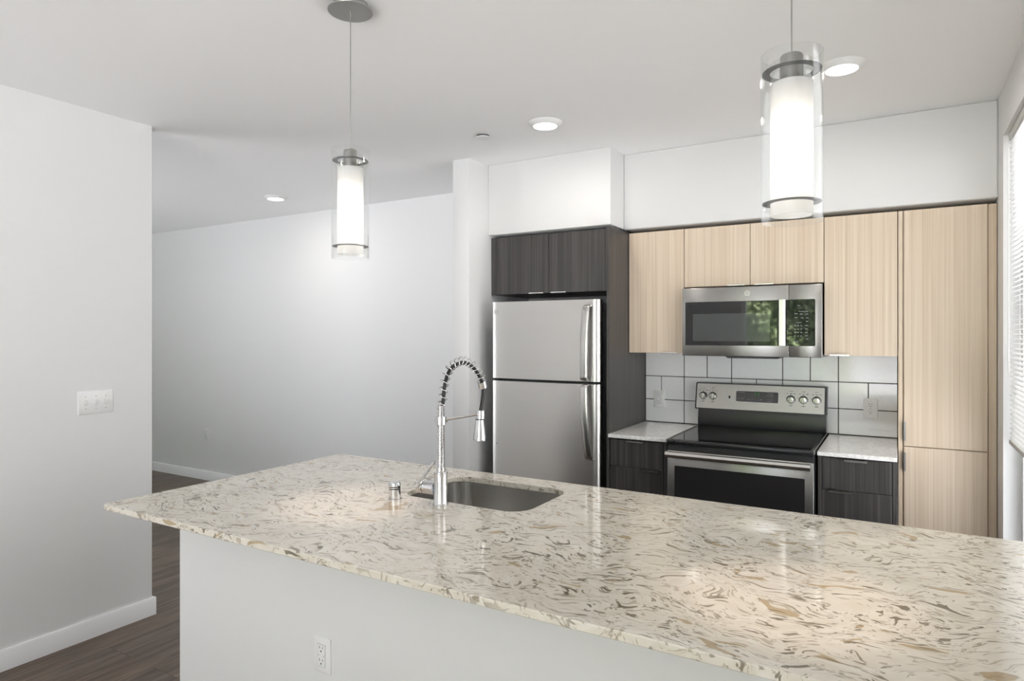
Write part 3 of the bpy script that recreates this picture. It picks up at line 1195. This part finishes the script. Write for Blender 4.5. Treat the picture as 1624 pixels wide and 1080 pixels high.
# coil: helix around the hose, hanging on its inner side
b = BM()
cum = [0.0]
for a, c_ in zip(path[:-1], path[1:]):
    cum.append(cum[-1] + (c_ - a).length)
L = cum[-1]
turns = 15
hel = []
N = turns * 18
j = 0
for i in range(N + 1):
    s = .004 + (L - .006) * i / N
    while j < len(cum) - 2 and cum[j+1] < s:
        j += 1
    t = (s - cum[j]) / max(cum[j+1] - cum[j], 1e-9)
    p = path[j].lerp(path[j+1], t)
    tg = (path[j+1] - path[j]).normalized()
    nx = Vector((1, 0, 0))
    nn = nx.cross(tg).normalized()            # points away from the arch centre or towards it
    if nn.dot(p - Vector((FXc, 1.86, 1.25))) < 0:
        nn = -nn
    a = 2 * PI * turns * i / N
    hel.append(p + nn * .0055 + (nx * math.cos(a) + nn * math.sin(a)) * .0145)
tube(b, hel, .0017, 8)
obj('spring_coil', b, 'chrome', fc, smooth=80)
b = BM(); tube(b, [(FXc, 1.9765, 1.3080), (FXc, 1.9850, 1.2850)], [.0150, .0150], 24)
tube(b, [(FXc, 1.9752, 1.3100), (FXc, 1.9766, 1.3074)], [.0165, .0165], 24)
obj('coil_cap', b, 'chrome', fc)
b = BM(); tube(b, smooth_path([(FXc, 1.9840, 1.2870), (FXc, 1.9850, 1.2650), (FXc, 1.9790, 1.2350), (FXc, 1.9690, 1.2020)], 8), .0062, 12)
obj('spray_hose', b, 'rubber', fc)
b = BM(); lathe(b, [(0, 1.2040), (.0150, 1.2040), (.0160, 1.2030), (.0160, 1.1740), (.0150, 1.1730), (0, 1.1730)], (FXc, 1.9680, 0), 'z', 28)
obj('spray_holder', b, 'chrome', fc)
b = BM(); lathe(b, [(0, 1.1725), (.0145, 1.1725), (.0150, 1.1700), (.0165, 1.1580), (.0225, 1.1130), (.0238, 1.0990), (.0235, 1.0960), (.0200, 1.0950), (0, 1.0960)], (FXc, 1.9640, 0), 'z', 32)
sh = obj('spray_head', b, 'chrome', fc)
b = BM(); lathe(b, [(.0152, 1.1726), (.0158, 1.1726), (.0158, 1.1702), (.0152, 1.1702)], (FXc, 1.9640, 0), 'z', 28, True)
obj('spray_seal', b, 'rubber', sh)
# side valve with its lever
b = BM()
lathe(b, [(.0, -.0225), (.0210, -.0225), (.0210, -.0655), (.0180, -.0665), (0, -.0665)], (FXc, FYc, .9660), 'x', 28)
obj('valve', b, 'chrome', fc)
b = BM(); lathe(b, [(0, -.0690), (.0205, -.0690), (.0210, -.0700), (.0210, -.0900), (.0195, -.0915), (0, -.0915)], (FXc, FYc, .9660), 'x', 28)
kn = obj('valve_knob', b, 'chrome', fc)
b = BM(); lathe(b, [(0, -.0666), (.0190, -.0666), (.0190, -.0689), (0, -.0689)], (FXc, FYc, .9660), 'x', 28)
obj('valve_gap', b, 'blackplastic', fc)
b = BM()
lv = smooth_path([(FXc - .0790, FYc - .0170, .9520), (FXc - .0750, FYc - .0220, .9760), (FXc - .0600, FYc - .0180, 1.0020), (FXc - .0420, FYc - .0090, 1.0300), (FXc - .0250, FYc + .0010, 1.0560)], 6)
tube(b, lv, [.0030 + .0022 * min(1, i / 8) for i in range(len(lv))], 10)
obj('lever', b, 'chrome', kn)

# air gap cap
ag = thing('air_gap', 'small chrome air gap cap on the worktop left of the faucet', 'air gap', (-1.489, 1.716, IZ))
b = BM()
lathe(b, [(0, IZ + .0002), (.0235, IZ + .0002), (.0235, IZ + .0030), (.0205, IZ + .0045), (.0205, IZ + .0345), (.0190, IZ + .0352), (.0190, IZ + .0372), (.0205, IZ + .0380), (.0205, IZ + .0415), (.0190, IZ + .0420), (.0190, IZ + .0440), (.0205, IZ + .0446), (.0205, IZ + .0540), (.0185, IZ + .0575), (.012, IZ + .0590), (0, IZ + .0595)], (-1.489, 1.716, 0), 'z', 36)
obj('cap', b, 'chrome', ag)
for zz in (.0352, .0420):
    b = BM(); lathe(b, [(.0186, IZ + zz), (.0193, IZ + zz), (.0193, IZ + zz + .0020), (.0186, IZ + zz + .0020)], (-1.489, 1.716, 0), 'z', 36, True)
    obj('vent_slit', b, 'blackplastic', ag)

# ------------------------------------------------------------------ pendants


def pendant(label, x, y, zt, zb, canopy_group='pendant lights over the island'):
    p = thing('pendant_light', label, 'pendant light', (x, y, zb), 0, canopy_group)
    b = BM(); lathe(b, [(0, H - .0003), (.0570, H - .0003), (.0570, H - .0220), (0, H - .0220)], (x, y, 0), 'z', 48)
    cn = obj('canopy', b, 'canopy', p)
    b = BM(); lathe(b, [(0, H - .0222), (.0735, H - .0222), (.0740, H - .0230), (.0735, H - .0250), (.004, H - .0255), (.004, H - .034), (0, H - .034)], (x, y, 0), 'z', 64)
    obj('canopy_plate', b, 'canopy', cn)
    b = BM(); cyl(b, (x, y, 0), .0016, zt + .005, H - .034, 'z', 10)
    obj('cord', b, 'nickel', p)
    # socket
    b = BM(); lathe(b, [(0, zt + .0055), (.006, zt + .0050), (.0215, zt - .002), (.0235, zt - .006), (.0235, zt - .068), (.019, zt - .070), (0, zt - .070)], (x, y, 0), 'z', 32)
    obj('socket', b, 'nickel', p)
    R0, t = .0620, .0025
    b = BM(); lathe(b, [(R0, zt), (R0, zb), (R0 - t, zb), (R0 - t, zt)], (x, y, 0), 'z', 72, True)
    obj('glass_cylinder', b, 'glass', p)
    r1, t1 = .0425, .0022
    zc0 = zt - .018
    zf = zt - .062
    zi = zb + .014
    b = BM(); lathe(b, [(r1, zc0), (r1, zf), (r1 - t1, zf), (r1 - t1, zc0)], (x, y, 0), 'z', 56, True)
    ins = obj('inner_collar', b, 'glass', p)
    b = BM(); lathe(b, [(r1, zf - .0005), (r1, zi), (r1 - t1, zi), (r1 - t1, zf - .0005)], (x, y, 0), 'z', 56, True)
    obj('frosted_shade', b, 'frost', p)
    for zz, nm in ((zt - .036, 'upper_ring'), (zb + .042, 'lower_ring')):
        b = BM(); lathe(b, [(r1 + .0006, zz), (R0 - t - .0006, zz), (R0 - t - .0006, zz - .0018), (r1 + .0006, zz - .0018)], (x, y, 0), 'z', 64, True)
        obj('support_ring', b, 'ring', p)
    # lit bulb inside the frosted shade
    b = BM(); lathe(b, [(0, zb + .060), (.012, zb + .065), (.017, zb + .085), (.018, zb + .20), (.014, zb + .215), (.013, zb + .225), (0, zb + .226)], (x, y, 0), 'z', 24)
    obj('bulb', b, 'bulb', p)
    # light that leaves the open bottom
    l = bpy.data.lights.new('pendant_spot', 'SPOT')
    l.energy = 9.0
    l.color = (1.0, .80, .68)
    l.spot_size = R(40)
    l.spot_blend = .75
    l.shadow_soft_size = .012
    o = bpy.data.objects.new('pendant_spot', l)
    C.objects.link(o)
    o.parent = p
    o.location = (0, 0, .045)
    return p


pendant('clear glass cylinder pendant light hanging above the sink end of the island', -1.572, 1.590, 2.094, 1.731)
pendant('clear glass cylinder pendant light hanging in front of the range and microwave', -.197, 1.500, 2.076, 1.718)

# ------------------------------------------------------------------ ceiling fittings


def downlight(label, x, y, energy):
    p = thing('ceiling_light', label, 'ceiling light', (x, y, H - .022), 0, 'round recessed ceiling lights')
    b = BM(); lathe(b, [(.0600, H - .0185), (.0610, H - .0215), (.0660, H - .0215), (.0850, H - .0060), (.0880, H - .0003), (.0600, H - .0003)], (x, y, 0), 'z', 48, True)
    obj('trim_ring', b, 'plastic', p)
    b = BM(); lathe(b, [(0, H - .0190), (.0598, H - .0190), (.0598, H - .0150), (0, H - .0150)], (x, y, 0), 'z', 40)
    obj('lens', b, 'lens', p)
    l = bpy.data.lights.new('ceiling_light_lamp', 'AREA')
    l.shape = 'DISK'
    l.size = .11
    l.energy = energy
    l.color = (1.0, .94, .87)
    o = bpy.data.objects.new('ceiling_light_lamp', l)
    C.objects.link(o)
    o.parent = p
    o.location = (0, 0, -.006)


downlight('round white ceiling light in front of the fridge soffit', -1.578, 2.992, 2.5)
downlight('round white ceiling light just behind the right-hand glass pendant', -.2004, 2.9717, 2.5)
downlight('round white ceiling light far left above the hallway', -4.277, 3.5007, 2)

sp = thing('sprinkler_cover', 'small flat white sprinkler cover plate on the ceiling above the fridge', 'sprinkler', (-1.975, 3.010, H - .016))
b = BM(); lathe(b, [(0, H - .0155), (.0420, H - .0155), (.0430, H - .0145), (.0430, H - .0120), (0, H - .0120)], (-1.975, 3.010, 0), 'z', 40)
obj('plate', b, 'plastic', sp)
b = BM(); lathe(b, [(0, H - .0119), (.034, H - .0119), (.034, H - .0004), (0, H - .0004)], (-1.975, 3.010, 0), 'z', 32)
obj('collar', b, 'greyside', sp)

# ------------------------------------------------------------------ outlets and switches (built facing -Y, turned by the root)


def plate_bm(w, h, t=.005):
    b = BM()
    pts = rrect(-w/2, w/2, -h/2, h/2, .004, 3)
    pin = rrect(-w/2 + .004, w/2 - .004, -h/2 + .004, h/2 - .004, .003, 3)
    A = [b.verts.new((x, 0, z)) for x, z in pts]
    B = [b.verts.new((x, -t * .5, z)) for x, z in pts]
    D = [b.verts.new((x, -t, z)) for x, z in pin]
    n = len(pts)
    fs = [b.faces.new(A), b.faces.new(D)]
    for P, Q in ((A, B), (B, D)):
        for i in range(n):
            fs.append(b.faces.new((P[i], P[(i+1) % n], Q[(i+1) % n], Q[i])))
    bmesh.ops.recalc_face_normals(b, faces=fs)
    return b


def slots(r, zc, y):
    for xa, xb, za, zb in ((-.0075, -.0055, .001, .009), (.0055, .0073, .001, .008)):
        b = BM(); box(b, xa, xb, y, y + .001, zc + za, zc + zb)
        obj('slot', b, 'slot', r, local=True, smooth=0)
    b = BM(); lathe(b, [(0, -.0001), (.0026, -.0001), (.0026, .001)], (0, y, zc - .0065), 'y', 12)
    obj('ground_hole', b, 'slot', r, local=True)


def outlet(label, loc, rotz=0, style='duplex', w=.070, h=.112):
    p = thing('power_outlet', label, 'power outlet', loc, rotz, 'white wall outlets')
    obj('cover_plate', plate_bm(w, h), 'plastic', p, local=True)
    if style == 'decora':
        b = BM(); box(b, -.0165, .0165, -.0068, -.0045, -.033, .033, .0012)
        r = obj('receptacle', b, 'plastic', p, local=True)
        b = BM(); box(b, -.0176, .0176, -.00515, -.0049, -.0343, .0343)
        obj('receptacle_gap', b, 'print', p, local=True)
        slots(r, .0200, -.0071); slots(r, -.0180, -.0071)
        for sx in (-.0115, .0115):
            b = BM(); box(b, sx - .0012, sx + .0012, -.0071, -.006, -.0012, .0012)
            obj('test_button', b, 'slot', r, local=True, smooth=0)
    else:
        for zc in (.0195, -.0195):
            b = BM(); prism(b, rrect(-.0165, .0165, zc - .0140, zc + .0140, .0105, 6), 'y', -.0064, -.0045)
            r = obj('receptacle', b, 'plastic', p, local=True)
            slots(r, zc, -.0067)
        b = BM(); lathe(b, [(0, -.0002), (.0028, -.0002), (.0028, .001)], (0, -.0052, 0), 'y', 12)
        obj('screw', b, 'print', p, local=True)
    return p


outlet('white wall outlet low on the island front panel', (-1.520, 1.4198, .4955), 0, 'decora', .0735, .109)
outlet('white wall outlet on the tiles left of the range', (-1.3300, 4.0983, 1.0640), 0, 'decora')
outlet('white wall outlet on the tiles right of the range', (-.1340, 4.0983, 1.0700), 0, 'duplex')
outlet('small white wall outlet low on the far back wall', (-6.058, YB - .0002, .468), 0, 'decora', .072, .100)

sw = thing('light_switch', 'white triple toggle switch plate on the left wall', 'light switch', (XL + .0002, 1.7017, 1.1465), R(90))
obj('cover_plate', plate_bm(.1640, .1155), 'plastic', sw, local=True)
for k in (-1, 0, 1):
    x = k * .0462
    b = BM(); prism(b, [(-.0165, 0.010), (-.0045, .012), (-.0045, -.012), (-.0085, -.010)], 'x', x - .0045, x + .0045)
    t = obj('toggle', b, 'plastic', sw, local=True)
    b = BM(); box(b, x - .0060, x + .0060, -.0053, -.0049, -.0125, .0125)
    obj('toggle_slot', b, 'print', t, local=True)
    for zz in (.030, -.030):
        b = BM(); lathe(b, [(0, -.0004), (.0026, -.0004), (.0030, .001)], (x, -.0050, zz), 'y', 12)
        obj('screw', b, 'print', sw, local=True)

# ------------------------------------------------------------------ window blind
XBL = .4300
BY0, BY1 = 1.48, 3.578
bl = thing('window_blind', 'white horizontal slat blind hanging in the window on the right wall', 'blind', (XBL, (BY0+BY1)/2, 1.0))
b = BM(); box(b, XBL - .014, XBL + .016, BY0, BY1 + .006, 2.330, 2.3625, .002)
obj('head_rail', b, 'bracket', bl)
b = BM()
nsl = 64
for i in range(nsl):
    z = 1.030 + i * (2.318 - 1.030) / (nsl - 1)
    tilt = R(14)
    w = .0125
    pts = []
    for k in range(-2, 3):
        q = k / 2 * w
        crown = .0016 * (1 - (k / 2) ** 2)
        pts.append((q * math.cos(tilt) - crown * math.sin(tilt), q * math.sin(tilt) + crown * math.cos(tilt)))
    top = [(XBL + a, z + c_) for a, c_ in pts]
    bot = [(XBL + a, z + c_ - .0005) for a, c_ in reversed(pts)]
    prism(b, top + bot, 'y', BY0, BY1)
obj('slat', b, 'blind', bl, smooth=30)['kind'] = 'stuff'
b = BM(); box(b, XBL - .014, XBL + .014, BY0, BY1, .9990, 1.0180, .003, 2)
obj('bottom_rail', b, 'bracket', bl)
for yy in (3.50, 3.16, 2.75, 2.3, 1.8):
    for dx in (-.0145, .0145):
        b = BM(); tube(b, [(XBL + dx, yy, 1.018), (XBL + dx, yy, 2.33)], .0011, 6)
        obj('ladder_cord', b, 'blind', bl)
for nm, xx, yy in (('tilt_wand', XBL - .0165, 3.560), ('pull_cord', XBL - .0195, 3.548)):
    b = BM(); tube(b, [(xx, yy, 2.335), (xx, yy, 1.31)], .0022, 8)
    obj(nm, b, 'plastic', bl)

# ------------------------------------------------------------------ outside (greenery reflected in the microwave glass, and an added light blocker)
b = BM(); box(b, -6.2, -0.9, -14.0, -7.9, -.25, -.05)
struct('ground', b, 'ground')


b = BM(); box(b, 3.6, 3.9, .2, 8.0, -.5, 6.5)  # unseen wall, added to cut daylight and sun at the blind window
struct('wall_light_blocker', b, 'blocker')


def tree(name, label, x, y, h, rad, n, seed, mat, z0=1.0, size=.09):
    rnd = random.Random(seed)
    p = thing(name, label, 'tree', (x, y, -.05))
    b = BM()
    tube(b, [(x, y, -.05), (x + .06, y, h * .4), (x - .05, y + .05, h * .85)], [.13, .10, .04], 10)
    for k in range(7):
        a = rnd.random() * 2 * PI
        zz = h * (.3 + .07 * k)
        tube(b, [(x, y, zz), (x + rad * .6 * math.cos(a), y + rad * .6 * math.sin(a), zz + .5)], [.05, .015], 6)
    obj('trunk', b, 'bark', p)
    b = BM()
    clumps = []
    for k in range(38):
        a = rnd.random() * 2 * PI
        rr = rad * math.sqrt(rnd.random()) * .85
        clumps.append((x + rr * math.cos(a), y + rr * math.sin(a), z0 + (h - z0) * rnd.random(), .35 + .35 * rnd.random()))
    for k in range(n):
        cx, cy, cz, cr = rnd.choice(clumps)
        v = Vector((rnd.gauss(0, 1), rnd.gauss(0, 1), rnd.gauss(0, 1)))
        v = v.normalized() * cr * (rnd.random() ** .4)
        c_ = Vector((cx, cy, cz)) + v
        u = Vector((rnd.gauss(0, 1), rnd.gauss(0, 1), rnd.gauss(0, 1))).normalized()
        w = u.cross(Vector((rnd.gauss(0, 1), rnd.gauss(0, 1), rnd.gauss(0, 1)))).normalized()
        s = size * (.6 + .8 * rnd.random())
        b.faces.new([b.verts.new(c_ + q) for q in (u * s, w * s * .45, -u * s, -w * s * .45)])
    o = obj('foliage', b, mat, p, smooth=0)
    return p


tree('leafy_tree', 'tall leafy green tree outside the sliding door, mirrored in the microwave glass', -3.6, -11.6, 5.2, 1.7, 10000, 1, 'leaf', .3, .13)
hg = thing('hedge', 'dense green hedge outside the sliding door, mirrored in the microwave glass', 'hedge', (-2.6, -9.0, -.05))
rnd = random.Random(11)
b = BM()
for k in range(22000):
    c_ = Vector((-4.4 + 3.4 * rnd.random(), -9.35 + .7 * rnd.random(), .02 + 2.75 * rnd.random() ** .9))
    c_.y += .25 * math.sin(c_.x * 3.1) * math.cos(c_.z * 2.3)
    u = Vector((rnd.gauss(0, 1), rnd.gauss(0, 1), rnd.gauss(0, 1))).normalized()
    w = u.cross(Vector((rnd.gauss(0, 1), rnd.gauss(0, 1), rnd.gauss(0, 1)))).normalized()
    q_ = .062 * (.6 + .8 * rnd.random())
    b.faces.new([b.verts.new(c_ + q) for q in (u * q_, w * q_ * .5, -u * q_, -w * q_ * .5)])
obj('foliage', b, 'leaf_light', hg, smooth=0)
b = BM()
for k in range(9):
    x_ = -4.2 + .4 * k
    tube(b, [(x_, -9.0, -.05), (x_ + .05, -9.05, 1.2), (x_ - .04, -9.0, 2.2)], [.03, .02, .008], 6)
obj('stem', b, 'bark', hg)
